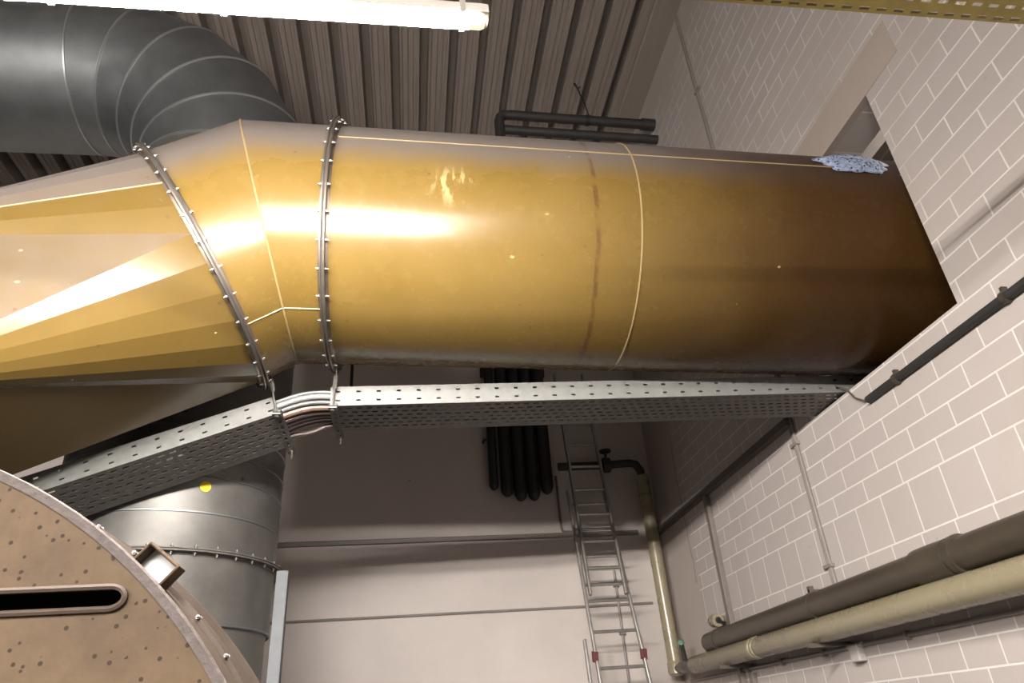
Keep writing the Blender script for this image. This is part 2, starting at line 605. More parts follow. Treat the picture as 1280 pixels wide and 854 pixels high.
# weld so the normals are consistent
struct('wall_right', mb, 'block', smooth=False)
struct('wall_back', MB().box((XL, YB, -H), (XR, YB + 0.2, ZC + 0.3)), 'plaster', smooth=False)
struct('wall_left', MB().box((XL - 0.2, YF, -H), (XL, YB, ZC + 0.3)), 'dark_wall', smooth=False)
struct('wall_front', MB().box((XL, YF - 0.2, -H), (XR + T, YF, ZC + 0.3)), 'dark_wall', smooth=False)
struct('floor', MB().box((XL, YF, -H - 0.2), (7.2, YB, -H)), 'floor', smooth=False)
# trapezoidal steel deck, ribs running away from the camera
P = 0.31
prof = [(0.0, 0.0), (0.048, 0.0), (0.054, 0.014), (0.085, 0.014), (0.090, 0.006), (0.106, 0.006), (0.111, 0.014), (0.140, 0.014),
        (0.146, 0.0), (0.172, 0.0), (0.188, 0.16), (0.258, 0.16), (0.274, 0.05), (0.286, 0.05)]
pts = []
x0 = XR - 0.33 - P * 28
k = 0
while True:
    done = False
    for (dx, dz) in prof:
        x = x0 + k * P + dx
        if x > XR - 0.27:
            done = True
            break
        pts.append((x, ZC + dz))
    k += 1
    if done:
        break
pts = [p for p in pts if p[0] > XL]
pts.append((XR - 0.25, ZC + 0.0))
pts.append((XR, ZC + 0.0))
mb = MB()
n = len(pts)
mb.add([(x, YF, z) for x, z in pts] + [(x, YB, z) for x, z in pts],
       [(i, i + 1, n + i + 1, n + i) for i in range(n - 1)])
mb.add([(XL, YF, ZC + .3), (XR, YF, ZC + .3), (XR, YB, ZC + .3), (XL, YB, ZC + .3)], [(0, 1, 2, 3)])
struct('ceiling', mb, 'deck', smooth=False)
# concrete lintel over the opening
struct('trim_1', MB().box((XR - 0.004, 2.362, HZ1), (XR + 0.05, 5.1, 3.48)), 'lintel', smooth=False)
# ledge along the right wall at the joint of the masonry
mb = MB().box((XR - 0.055, 4.40, 1.80), (XR, YB, 1.855))
struct('trim_2', mb, 'ledge', smooth=False)
# neighbouring room seen through the opening
struct('wall_neighbour', MB().box((7.0, YF, -H), (7.2, YB, 4.6)), 'dim_wall', smooth=False)
struct('ceiling_neighbour', MB().box((XR + T, YF, 4.3), (7.2, YB, 4.5)), 'dim_wall', smooth=False)
for x, w in ((3.35, 0.10), (3.75, 0.06), (4.3, 0.14)):
    mb = MB()
    mb.box((x - w, YF, 4.02), (x + w, YB, 4.04)).box((x - 0.012, YF, 4.04), (x + 0.012, YB, 4.28)).box((x - w, YF, 4.28), (x + w, YB, 4.30))
    o = struct('trim_3', mb, 'beam', smooth=False)

# ================================================================== OCHRE DUCT
ax1 = Vector((1, 0, -0.027)).normalized()
C0 = Vector((-0.8247, 3.447, 2.5823))
D2 = Vector((0.8475, 0.0296, 0.5299)).normalized()
F1c = C0 + ax1 * 0.395
F2c = C0 - D2 * 0.40
RD = 0.69
duct = thing('ventilation_duct', 'large ochre painted round duct crossing the hall into the wall opening', 'duct', (0.0, 3.45, 1.83))


def circle(c, axis, r, n=96, ref=(0, 0, 1)):
    a = Vector(axis).normalized()
    u = a.cross(Vector(ref)).normalized()
    v = u.cross(a).normalized()
    return [Vector(c) + (u * math.cos(2 * PI * k / n) + v * math.sin(2 * PI * k / n)) * r for k in range(n)]


def cut(loop, axis, p0, nrm):
    a, nrm, p0 = Vector(axis), Vector(nrm), Vector(p0)
    return [p + a * ((p0 - p).dot(nrm) / a.dot(nrm)) for p in loop]


END = F1c + ax1 * 3.55
mb = MB().loft([circle(F1c + ax1 * 0.02, ax1, RD), circle(F1c + ax1 * 1.6, ax1, RD), circle(END, ax1, RD)])
mb.f.append(tuple(range(96 * 2, 96 * 3)))
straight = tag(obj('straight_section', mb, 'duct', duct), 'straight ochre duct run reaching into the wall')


def seam_ring(c, axis, r, w, h):
    return MB().revolve(c, axis, [(r - 0.004, -w), (r + h, -w * 0.5), (r + h, w * 0.5), (r - 0.004, w)], 96)


obj('seam_ring', seam_ring(F1c + ax1 * 1.625, ax1, RD, 0.006, 0.005), 'seam', straight)


def long_seam(parent, c, axis, ang, x0, x1, name='weld_seam'):
    a = Vector(axis).normalized()
    u = a.cross(Vector((0, 0, 1))).normalized()      # towards -y for axis +x
    v = u.cross(a).normalized()
    d = u * math.cos(ang) + v * math.sin(ang)
    mb = MB().tube([Vector(c) + a * x0 + d * (RD + 0.0005), Vector(c) + a * x1 + d * (RD + 0.0005)], 0.0042, 8)
    return obj(name, mb, 'seam', parent)


long_seam(straight, F1c, ax1, math.radians(21), 0.03, 3.0)
nrm = (ax1 + D2).normalized()
mit = cut(circle(C0, ax1, RD), ax1, C0, nrm)
# second half follows the mitre
loopF2 = cut(mit, D2, F2c + D2 * 0.02, D2)
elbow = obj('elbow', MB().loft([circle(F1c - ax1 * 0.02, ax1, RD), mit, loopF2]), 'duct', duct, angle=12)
mb = MB().tube(mit, 0.0055, 8, closed=True)
obj('mitre_seam', mb, 'seam', elbow)
iA = 96 - 17
mb = MB().tube([circle(F1c - ax1 * 0.02, ax1, RD + .001)[iA], mit[iA], loopF2[iA]], 0.0045, 8)
obj('weld_seam', mb, 'seam', elbow)
# transition from the round flange to the rectangular fan outlet, folded in flat facets
vv = Vector((-0.5302, 0.0, 0.8479))
uu = Vector((0.0251, -0.9996, 0.0157))
LT = 1.35
rc = F2c - D2 * LT
cnr = [rc + uu * a + vv * b for a, b in ((0.80, 0.31), (-0.15, 0.45), (-0.15, -0.54), (0.87, -0.54))]
NQ = 7
cir = []
for q in range(4):
    for k in range(NQ):
        t = PI / 2 * (q + k / NQ) - math.radians(22)
        cir.append(F2c - D2 * 0.02 + (uu * math.cos(t) + vv * math.sin(t)) * RD)
mb = MB()
vs = cir + cnr + [p - D2 * 0.6 for p in cnr]
fs = []
nC = len(cir)
for q in range(4):
    for k in range(NQ):
        fs.append((q * NQ + k, (q * NQ + k + 1) % nC, nC + q))
    fs.append((((q + 1) * NQ) % nC, nC + (q + 1) % 4, nC + q))
    fs.append((nC + q, nC + (q + 1) % 4, nC + 4 + (q + 1) % 4, nC + 4 + q))
mb.add(vs, fs)
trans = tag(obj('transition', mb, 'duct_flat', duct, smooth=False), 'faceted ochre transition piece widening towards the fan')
# weld line in the upper front of the transition
pa = cir[2] * 0.985 + cnr[0] * 0.015
obj('weld_seam', MB().tube([cir[2] + uu * .002, cnr[0] + uu * .002], 0.0042, 8), 'seam', trans)


def bolt_mesh(length=0.062):
    mb = MB()
    mb.revolve((0, 0, 0), (1, 0, 0), [(0.0045, -length / 2), (0.0045, length / 2)], 8, closed=False)
    for s in (-1, 1):
        h0 = s * 0.0145
        mb.revolve((0, 0, 0), (1, 0, 0), [(0.0001, h0), (0.0088, h0), (0.0088, h0 + s * 0.008), (0.0001, h0 + s * 0.008)], 6, closed=False)
    mb.revolve((0, 0, 0), (1, 0, 0), [(0.0001, -length / 2), (0.0045, -length / 2)], 8, closed=False)
    return mb


def raw_mesh(name, mb, material, smooth=True):
    me = bpy.data.meshes.new(name)
    me.from_pydata(mb.v, [], mb.f)
    bm = bmesh.new()
    bm.from_mesh(me)
    bmesh.ops.recalc_face_normals(bm, faces=bm.faces)
    bm.to_mesh(me)
    bm.free()
    if smooth:
        me.shade_smooth()
        me.set_sharp_from_angle(angle=math.radians(35))
    me.materials.append(M[material])
    return me


BOLT = raw_mesh('bolt', bolt_mesh(), 'bolt')


def place_mesh(name, me, parent, p, xaxis, scale=1.0):
    r = parent
    while r.parent:
        r = r.parent
    o = bpy.data.objects.new(name, me)
    COL.objects.link(o)
    o.parent = parent
    a, u, v = frame(xaxis)
    m = Matrix((a, u, v)).transposed().to_4x4()
    m.translation = Vector(p) - Vector(r['_b'])
    o.matrix_local = m @ Matrix.Scale(scale, 4)
    return o


def flange(parent, c, axis, r0, r1, th, gap, nb, rb, label=None, a0=0.0, boltscale=1.0, m='flange', gm='gasket'):
    mb = MB()
    for s in (-1, 1):
        h0, h1 = s * gap / 2, s * (gap / 2 + th)
        mb.revolve(c, axis, [(r0, h0), (r1, h0), (r1 - 0.002, h1), (r0, h1)], 96)
        mb.revolve(c, axis, [(r0 - 0.001, h1), (r0 + 0.006, h1), (r0 + 0.002, h1 + s * 0.012), (r0 - 0.001, h1 + s * 0.012)], 96)
    f = obj('flange', mb, m, parent)
    if label:
        tag(f, label)
    obj('gasket', MB().revolve(c, axis, [(r0, -gap / 2), (r1 - 0.007, -gap / 2), (r1 - 0.007, gap / 2), (r0, gap / 2)], 96), gm, f)
    a, u, v = frame(axis)
    for k in range(nb):
        t = a0 + 2 * PI * k / nb
        place_mesh('bolt', BOLT, f, Vector(c) + (u * math.cos(t) + v * math.sin(t)) * rb, axis, boltscale)
    return f


flange(duct, F1c, ax1, RD, 0.742, 0.008, 0.010, 32, 0.722, 'bolted steel flange ring at the start of the straight run')
flange(duct, F2c, D2, RD, 0.742, 0.008, 0.010, 32, 0.722, 'slanted bolted flange ring between elbow and transition', a0=0.05)

# ================================================================== GALVANISED DUCT
SX, SY, RS = -1.568, 4.853, 0.68
steel = thing('galvanised_duct', 'grey galvanised steel duct rising behind the ochre duct and bending left', 'duct', (SX, SY, -H))
ZB, RB = 4.20, 1.27
mb = MB().revolve((SX, SY, 0), (0, 0, 1), [(RS - 0.02, -H), (RS - 0.02, 0.62), (RS, 0.66), (RS, ZB)], 96, closed=False)
riser = obj('riser', mb, 'riser', steel)


def bead(c, axis, r, w=0.012, h=0.010):
    return MB().revolve(c, axis, [(r - 0.003, -w), (r + h, -w * 0.45), (r + h, w * 0.45), (r - 0.003, w)], 96)


for z in (0.64, 1.25, 1.47, 1.62, 1.78, 2.6, 3.4):
    obj('bead', bead((SX, SY, z), (0, 0, 1), RS, 0.008, 0.006), 'spiral', riser)
NS = 5
loops = []


def arc(a):
    return Vector((SX - RB * (1 - math.cos(a)), SY, ZB + RB * math.sin(a))), Vector((-math.sin(a), 0, math.cos(a)))


def circ_y(c, n, r, N=96):
    u = Vector((0, 1, 0))
    v = u.cross(n).normalized()
    return [c + (u * math.cos(2 * PI * k / N) + v * math.sin(2 * PI * k / N)) * r for k in range(N)]


for i in range(NS + 1):
    c, nn = arc(math.radians(90 / NS) * i)
    loops.append(circ_y(c, nn, RS))
cE, nE = arc(PI / 2)
sb = obj('segmented_bend', MB().loft(loops), 'spiral', steel, angle=10)
for i in range(NS + 1):
    c, nn = arc(math.radians(90 / NS) * i)
    obj('bead', bead(c, nn, RS), 'bead', sb)
obj('horizontal_run', MB().loft([circ_y(cE, nE, RS), circ_y(Vector((XL + 0.02, SY, cE.z)), nE, RS)]), 'spiral', steel)
FZ = 1.025
sf = flange(steel, (SX, SY, FZ), (0, 0, 1), RS, RS + 0.055, 0.007, 0.006, 36, RS + 0.034, 'dark bolted flange around the riser',
            m='zinc_dull')
st = tag(obj('sticker', MB().revolve(Vector((SX, SY, 1.405)) + Vector((math.sin(math.radians(31)), -math.cos(math.radians(31)), 0)) * (RS + 0.001) + Vector((0, 0, 0)),
                                    (math.sin(math.radians(31)), -math.cos(math.radians(31)), 0),
                                    [(0.0001, 0.004), (0.032, 0.004), (0.032, 0), (0.0001, 0)], 24, closed=False), 'yellow', riser),
         'round yellow sticker')
# support leg under the flange
post = tag(obj('support_post', MB().obox((-0.812, 4.745, -0.3), Vector((1, 0, 0)), Vector((0, 1, 0)), Vector((0, 0, 1)), 0.033, 0.002, 1.30)
               .obox((-0.777, 4.78, -0.3), Vector((1, 0, 0)), Vector((0, 1, 0)), Vector((0, 0, 1)), 0.002, 0.035, 1.30),
               'post', base=(-0.8, 4.75, -H), smooth=False),
           'upright galvanised steel angle under the flange of the grey duct', 'post')

# ================================================================== LAMP
LX0, LX1, LY, LZ = -1.33, 0.205, 1.335, 1.826
lamp = lamp0 = thing('fluorescent_lamp', 'lit long fluorescent lamp hanging at the top of the view', 'lamp', (LX0, LY, LZ))
prof = [(0.023, 0.010), (0.024, 0.0), (0.021, -0.012), (0.012, -0.021), (0.0, -0.024)]
prof = prof + [(-y, z) for y, z in prof[-2::-1]]
mb = MB().loft([[Vector((x, LY + y, LZ + z)) for y, z in prof] for x in (LX0, LX1 - 0.045)])
obj('diffuser', mb, 'lamp_on', lamp)
mb = MB().loft([[Vector((x, LY + y * s, LZ + 0.005 + (z - 0.005) * s)) for y, z in prof] for x, s in ((LX1 - 0.045, 1), (LX1 - 0.012, 1), (LX1, 0.8), (LX1 + .002, 0.2))])
tag(obj('diffuser_end', mb, 'lamp_end', lamp), 'dimmer yellowish end of the lamp cover')
hp = [(0.028, 0.009), (0.028, 0.026), (0.020, 0.056), (-0.020, 0.056), (-0.028, 0.026), (-0.028, 0.009)]
mb = MB().loft([[Vector((x, LY + y * s, LZ + z)) for y, z in hp] for x, s in ((LX0, 1), (LX1 - 0.01, 1), (LX1 + 0.012, 0.9))])
mb.f.append(tuple(range(6)))
mb.f.append(tuple(range(12, 18)))
hs = obj('housing', mb, 'lamp_body', lamp, angle=20)
for x in (LX1 - 0.065, LX0 + 0.35, LX0 + 0.8):
    obj('clip', MB().box((x - 0.008, LY - 0.033, LZ - 0.006), (x + 0.008, LY - 0.028, LZ + 0.05)).box((x - 0.008, LY + 0.028, LZ - 0.006), (x + 0.008, LY + 0.033, LZ + 0.05))
        .box((x - 0.008, LY - 0.033, LZ + 0.050), (x + 0.008, LY + 0.033, LZ + 0.060)), 'lamp_clip', hs, smooth=False)
for x in (LX0 + 0.25, LX1 - 0.25):
    obj('suspension_wire', MB().tube([(x, LY, LZ + 0.06), (x, LY, ZC + 0.02)], 0.0025, 6), 'lamp_clip', lamp)



def copy_tree(o, parent=None):
    c = o.copy()
    COL.objects.link(c)
    if parent is not None:
        c.parent = parent
    for ch in list(o.children):
        copy_tree(ch, c)
    return c


for dx, dy, lab in ((0.2, -2.6, 'added unseen fluorescent lamp just behind the camera, in the nearer row'),
                    (-3.5, -2.6, 'added unseen fluorescent lamp far left of the camera, in the nearer row'),
                    (-0.9, -4.6, 'added unseen fluorescent lamp behind the camera'),
                    (-2.7, -4.6, 'added unseen fluorescent lamp left behind the camera'),
                    (-4.3, -4.6, 'added unseen fluorescent lamp far left behind the camera')):
    c = copy_tree(lamp0)  # unseen copies added behind and left of the camera to light the walls
    c.location = lamp0.location + Vector((dx, dy, 0))
    tag(c, lab)

# ================================================================== CABLE TRAYS
TY0, TY1 = 3.753, 4.123


def cable_tray(label, o, ex, L, group, side_h=0.118, pitch=0.1145, w=None, ey=None, matn='zinc', bott='zinc_dull', rows=6, end_gap=0.03):
    """o = near lower corner at its right-hand start, ex = direction of the run"""
    o = Vector(o)
    ex = Vector(ex).normalized()
    ey = Vector(ey).normalized()
    ez = ex.cross(ey).normalized()
    if ez.z < 0:
        ez = -ez
    t = thing('cable_tray', label, 'cable tray', o, group)
    n = int((L - end_gap) / pitch) + 1
    holes = []
    for i in range(n):
        a = end_gap + i * pitch
        if a + 0.024 < L - 0.005:
            holes += [(a, a + 0.024, 0.026, 0.036), (a, a + 0.024, 0.080, 0.092)]
    obj('side_rail', MB().perf(o, ex, ez, L, side_h, holes), matn, t, smooth=False, solid=0.0022)
    obj('side_rail', MB().perf(o + ey * w, ex, ez, L, side_h, holes), matn, t, smooth=False, solid=0.0022)
    holes = []
    rw = (w - 0.05) / rows
    for r in range(rows):
        v0 = 0.03 + r * rw
        for i in range(2 * n):
            a = end_gap + i * pitch / 2 + (pitch / 4 if r % 2 else 0)
            if a + 0.034 < L - 0.005:
                holes.append((a, a + 0.032, v0, v0 + 0.014))
    obj('bottom', MB().perf(o, ex, ey, L, w, holes), bott, t, smooth=False, solid=0.002)
    # rolled lips on top of the rails
    mb = MB()
    for q in (0.0, w):
        s = 1 if q == 0 else -1
        p = o + ey * q + ez * side_h
        mb.add([p, p + ex * L, p + ex * L + ey * s * 0.012, p + ey * s * 0.012], [(0, 1, 2, 3)])
    obj('rolled_lip', mb, matn, t, smooth=False, solid=0.002)
    return t


trayR = cable_tray('straight perforated galvanised cable tray under the ochre duct, entering the wall opening',
                   (-0.462, TY0, 1.690), (1, 0, 0.0195), 3.50, 'galvanised cable trays', w=TY1 - TY0, ey=(0, 1, -0.012))
trayL = cable_tray('sloping perforated galvanised cable tray descending to the left edge',
                   (-0.735, TY0, 1.650), (-0.937, 0, -0.347), 2.6, 'galvanised cable trays', w=TY1 - TY0, ey=(0.03, 1, -0.15), pitch=0.118)
# yellow tray overhead at the upper right
ytray = thing('cable_tray', 'yellowish perforated cable tray at the top right corner', 'cable tray', (0.6, 1.14, 1.95))
holes = []
for i in range(34):
    for r in range(3):
        a = 0.03 + i * 0.060 + (0.010 if r == 1 else 0)
        holes.append((a, a + 0.034, 0.16 - 0.020 - r * 0.042, 0.16 - 0.008 - r * 0.042))
YO = Vector((0.60, 1.14, 1.952))
obj('bottom', MB().perf(YO, (1, 0, 0), (0, 1, 0), XR - 0.60, 0.16, holes), 'yellow_tray', ytray, smooth=False, solid=0.002)
obj('side_rail', MB().perf(YO + Vector((0, 0.16, 0)), (1, 0, 0), (0, 0, 1), XR - 0.60, 0.025, []), 'yellow_tray', ytray, smooth=False, solid=0.002)
obj('side_rail', MB().perf(YO, (1, 0, 0), (0, 0, 1), XR - 0.60, 0.025, []), 'yellow_tray', ytray, smooth=False, solid=0.002)

for x in (0.75, 2.2):
    obj('hanger_rod', MB().tube([(x, 1.22, 1.94), (x, 1.22, ZC + 0.01)], 0.005, 8), 'bolt', ytray)

# cables bridging the two trays
cab = [('cable_white', 'white cable nearest the viewer in the bundle between the two trays', 0.016, 3.785, 0.060),
       ('cable_grey', 'grey cable second from the front in the bundle between the trays', 0.014, 3.812, 0.040),
       ('cable_pink', 'pinkish brown thick cable third from the front in the tray bundle', 0.022, 3.850, 0.030),
       ('cable_brown', 'dark brown cable fourth from the front in the tray bundle', 0.018, 3.895, 0.022),
       ('cable_plum', 'dark plum cable fifth from the front in the tray bundle', 0.018, 3.935, 0.022),
       ('cable_brown', 'dark brown cable sixth from the front in the tray bundle', 0.018, 3.975, 0.020),
       ('cable_plum', 'dark plum cable seventh from the front in the tray bundle', 0.018, 4.015, 0.020),
       ('cable_brown', 'sagging dark brown cable at the rear of the tray bundle', 0.014, 4.060, 0.016),
       ('cable_white', 'thin white cable lying above the grey one in the tray bundle', 0.010, 3.800, 0.098)]
for i, (m, lab, r, y, dz) in enumerate(cab):
    pts = []
    sag = 0.035 if i == 7 else 0.0
    for s in range(25):
        t = s / 24
        x = -1.25 + t * 1.35
        zl = 1.650 + (x + 0.735) * 0.3703 - (y - TY0) * 0.15
        zr = 1.690 + (x + 0.462) * 0.0195 - (y - TY0) * 0.012
        w = min(1, max(0, (x + 0.80) / 0.42))
        w = w * w * (3 - 2 * w)
        z = zl * (1 - w) + zr * w
        pts.append((x, y + 0.004 * math.sin(9 * t + i), z + dz + 0.004 - sag * math.exp(-((x + 0.6) / 0.09) ** 2)))
    tag(obj('cable', MB().tube(pts, r, 10), m, base=pts[0]), lab, 'cable', 'cables bridging the trays')

# hangers


def hanger(label, top, bot, ey, ln):
    top, bot, ey = Vector(top), Vector(bot), Vector(ey).normalized()
    t = thing('tray_hanger', label, 'hanger', bot, 'tray hangers')
    obj('rod', MB().tube([top, bot - Vector((0, 0, 0.03))], 0.006, 8), 'bolt', t)
    mid = top.lerp(bot, 0.42)
    d = (bot - top).normalized()
    obj('turnbuckle', MB().tube([mid - d * 0.045, mid - d * 0.035, mid + d * 0.035, mid + d * 0.045], [0.007, 0.013, 0.013, 0.007], 6), 'zinc_dull', t)
    # slotted channel below the tray
    ex = Vector((1, 0, 0))
    o = bot - ex * 0.021 - ey * 0.02 - Vector((0, 0, 0.012))
    hl = [(0.03 + i * 0.062, 0.03 + i * 0.062 + 0.032, 0.014, 0.028) for i in range(int(ln / 0.062))]
    hl = [h for h in hl if h[1] < ln - 0.01]
    ch = obj('channel', MB().perf(o, ey, ex, ln, 0.042, hl), 'zinc_dull', t, smooth=False, solid=0.0025)
    mb = MB()
    ezc = Vector((0, 0, 1))
    for q in (0, 0.042):
        p = o + ex * q
        mb.add([p, p + ey * ln, p + ey * ln + ezc * 0.02, p + ezc * 0.02], [(0, 1, 2, 3)])
    obj('channel_lip', mb, 'zinc_dull', ch, smooth=False, solid=0.0025)
    obj('washer_plate', MB().box(bot + Vector((-0.024, -0.022, -0.026)), bot + Vector((0.024, 0.022, -0.018))), 'zinc', t, smooth=False)
    obj('nut', MB().revolve(bot + Vector((0, 0, -0.038)), (0, 0, 1), [(0.0001, 0), (0.012, 0), (0.012, 0.012), (0.0001, 0.012)], 6, closed=False), 'bolt', t)
    obj('threaded_end', MB().tube([o + ey * (ln - 0.045) + ex * 0.03 + Vector((0, 0, 0.03)), o + ey * (ln - 0.045) + ex * 0.03 - Vector((0, 0, 0.05))], 0.005, 8), 'bolt', t)
    return t


hanger('hanger with turnbuckle carrying the end of the straight cable tray', (F1c.x, 3.69, 1.915), (F1c.x - 0.015, TY0 - 0.012, 1.690), (0, 1, -0.01), 0.50)
hanger('hanger with turnbuckle carrying the upper end of the sloping tray', (-0.81, 3.70, 1.92), (-0.745, TY0 - 0.012, 1.655), (0.05, 1, -0.16), 0.48)
tag(obj('threaded_rod', MB().tube([(-0.385, 4.135, 2.25), (-0.385, 4.135, 1.82)], 0.010, 8), 'black_pipe', base=(-0.385, 4.135, 1.66)),
    'thin black rod behind the bolted flange above the straight tray', 'rod')

# raised bluish speckled patch on the duct in the opening
mb = MB()
NR, NA = 9, 40
vs = []
for i in range(NR + 1):
    for j in range(NA):
        q = i / NR
        t = 2 * PI * j / NA
        rag = 1 + (0.10 * math.sin(5 * t) + 0.08 * math.sin(11 * t + 1)) * q
        x = 2.555 + 0.215 * q * rag * math.cos(t)
        a = math.radians(25.5 + 9.5 * q * rag * math.sin(t))
        rad = RD + 0.006 + (0.030 + 0.010 * random.random()) * max(0.0, 1 - q ** 3)
        cc = F1c + ax1 * (x - F1c.x)
        vs.append(cc + Vector((0, -math.cos(a), math.sin(a))) * rad)
fs = [(i * NA + j, i * NA + (j + 1) % NA, (i + 1) * NA + (j + 1) % NA, (i + 1) * NA + j) for i in range(NR) for j in range(NA)]
mb.add(vs, fs)
tag(obj('speckled_patch', mb, 'mat', base=(2.4, 2.9, 3.0), solid=0.006), 'speckled bluish patch on the duct in the wall opening', 'insulation')

# ================================================================== FAN
FX, FZc, FR, FY0, FY1 = -1.20, -0.49, 1.07, 1.35, 1.70
fan = thing('fan_housing', 'big stained beige fan housing in the lower left corner', 'fan', (FX, FY0, -H))
bm = bmesh.new()
NO = 128
outer = [bm.verts.new((FX + FR * math.cos(2 * PI * k / NO), FY0, FZc + FR * math.sin(2 * PI * k / NO))) for k in range(NO)]
ed = [bm.edges.new((outer[k], outer[(k + 1) % NO])) for k in range(NO)]
SLOT_C, SLOT_R, SLOT_L = (-0.515, 0.2500), 0.0185, 0.62
slot = []
for k in range(13):
    a = -PI / 2 + PI * k / 12
    slot.append((SLOT_C[0] + SLOT_R * 1.4 * math.cos(a), SLOT_C[1] + SLOT_R * math.sin(a)))
for k in range(13):
    a = PI / 2 + PI * k / 12
    slot.append((SLOT_C[0] - SLOT_L + SLOT_R * math.cos(a), SLOT_C[1] + SLOT_R * math.sin(a)))
sv = [bm.verts.new((x, FY0, z)) for x, z in slot]
ed += [bm.edges.new((sv[k], sv[(k + 1) % len(sv)])) for k in range(len(sv))]
bmesh.ops.triangle_fill(bm, use_beauty=True, use_dissolve=False, edges=ed)
mb = MB()
bm.verts.index_update()
mb.add([v.co.copy() for v in bm.verts], [tuple(v.index for v in f.verts) for f in bm.faces])
bm.free()
face = obj('face_plate', mb, 'fan', fan, smooth=False)
# lip around the slot, and a dark lining behind it
lp = MB().loft([[Vector((x, y, z)) for x, z in slot] for y in (FY0 - 0.006, FY0 + 0.03)])
lp.tube([Vector((x, FY0 - 0.004, z)) for x, z in slot], 0.0055, 6, closed=True)
obj('slot_lip', lp, 'fan_band', face, smooth=True)
mb = MB().revolve((FX, 0, FZc), (0, 1, 0), [(FR - 0.001, FY0 + 0.004), (FR - 0.004, FY1)], 128, closed=False)
obj('casing_band', mb, 'fan_band', fan)
obj('back_plate', MB().revolve((FX, 0, FZc), (0, 1, 0), [(0.001, FY1), (FR, FY1)], 96, closed=False), 'fan_band', fan)
mb = MB().revolve((FX, FY0, FZc), (0, 1, 0), [(FR - 0.012, -0.004), (FR + 0.003, -0.006), (FR + 0.006, 0.006), (FR - 0.004, 0.014), (FR - 0.012, 0.006)], 128)
tag(obj('rim', mb, 'fan_rim', fan), 'pale rough weld rim round the face plate')
# flange strip bolted round the casing
mb = MB().revolve((FX, 0, FZc), (0, 1, 0), [(FR - 0.002, FY0 + 0.158), (FR + 0.007, FY0 + 0.160), (FR + 0.007, FY0 + 0.166), (FR - 0.002, FY0 + 0.168)], 128)
fl = obj('flange_strip', mb, 'fan_band', fan)
mb = MB().revolve((FX, 0, FZc), (0, 1, 0), [(FR - 0.004, FY1 - 0.008), (FR + 0.010, FY1 - 0.008), (FR + 0.010, FY1 + 0.004), (FR - 0.004, FY1 + 0.004)], 128)
obj('back_rim', mb, 'fan_band', fan)
SMALL = raw_mesh('small_bolt', bolt_mesh(0.06), 'bolt')
for k in range(9):
    a = math.radians(67.5 - k * 5.0)
    p = Vector((FX + (FR + 0.006) * math.cos(a), FY0 + 0.163, FZc + (FR + 0.006) * math.sin(a)))
    place_mesh('bolt', SMALL, fl, p, (0, 1, 0), 0.5)
# inspection tab: short square tube with a white plate inside
ta = Vector((math.cos(math.radians(48.5)), 0, math.sin(math.radians(50))))
tb = Vector((math.sin(math.radians(50)), 0, -math.cos(math.radians(50))))
tc_ = Vector((FX - 0.012, FY0 + 0.10, FZc - 0.036)) + ta * (FR + 0.033)
mb = MB()
for s in (-1, 1):
    mb.obox(tc_ + ta * 0.027 * s, tb, Vector((0, 1, 0)), ta, 0.036, 0.022, 0.003)
    mb.obox(tc_ + tb * 0.036 * s, ta, Vector((0, 1, 0)), tb, 0.030, 0.022, 0.003)
tab = tag(obj('square_tab', mb, 'fan', fan, smooth=False, bevel=0.003), 'short square tube lug on the casing')
tag(obj('plate', MB().obox(tc_ + Vector((0, 0.016, 0)), tb, ta, Vector((0, 1, 0)), 0.033, 0.024, 0.002), 'white_plate', tab, smooth=False), 'white square plate inside the lug')

# ================================================================== LADDER
lad = thing('extension_ladder', 'aluminium extension ladder leaning against the back wall', 'ladder', (1.9, 6.5, -H))


def ly(z):
    return 7.35 - 0.177 * (3.2 - z)


def section(name, xl0, xr0, z0, xl1, xr1, z1, rung_z, off, sw=0.026, sd=0.06, lab=None):
    mb = MB()
    for (xa, xb) in ((xl0, xl1), (xr0, xr1)):
        mb.bar((xa, ly(z0) + off, z0), (xb, ly(z1) + off, z1), sw, sd, up=(0, 1, 0.177))
    s = obj(name, mb, 'alu', lad, smooth=False, bevel=0.006)
    if lab:
        tag(s, lab)
    for z in rung_z:
        t = (z - z0) / (z1 - z0)
        a, b = xl0 + (xl1 - xl0) * t, xr0 + (xr1 - xr0) * t
        obj('rung', MB().tube([(a, ly(z) + off, z), (b, ly(z) + off, z)], 0.015, 10), 'alu', s)
    return s


section('upper_section', 1.694, 2.046, 1.11, 1.672, 2.008, 3.7, [3.575, 3.29, 3.01, 2.745, 2.478, 2.207, 1.93, 1.643, 1.372], -0.062, lab='narrow upper ladder section')
section('middle_section', 1.678, 2.138, 0.20, 1.632, 2.026, 2.22, [2.06, 1.785, 1.50, 1.22, 1.066, 0.783, 0.468], 0.0, lab='middle ladder section')
section('lower_section', 1.590, 2.19, -H, 1.600, 2.134, 0.73, [0.19, -0.1, -0.39, -0.68, -0.97, -1.26], 0.062, lab='wide lower ladder section')
for x in (1.663, 2.122):
    z = 0.57
    tag(obj('clip', MB().obox((x, ly(z), z), (1, 0, 0), (0, 1, 0.177), (0, -0.177, 1), 0.022, 0.042, 0.045), 'red', lad, smooth=False, bevel=0.004), 'dark red clip')

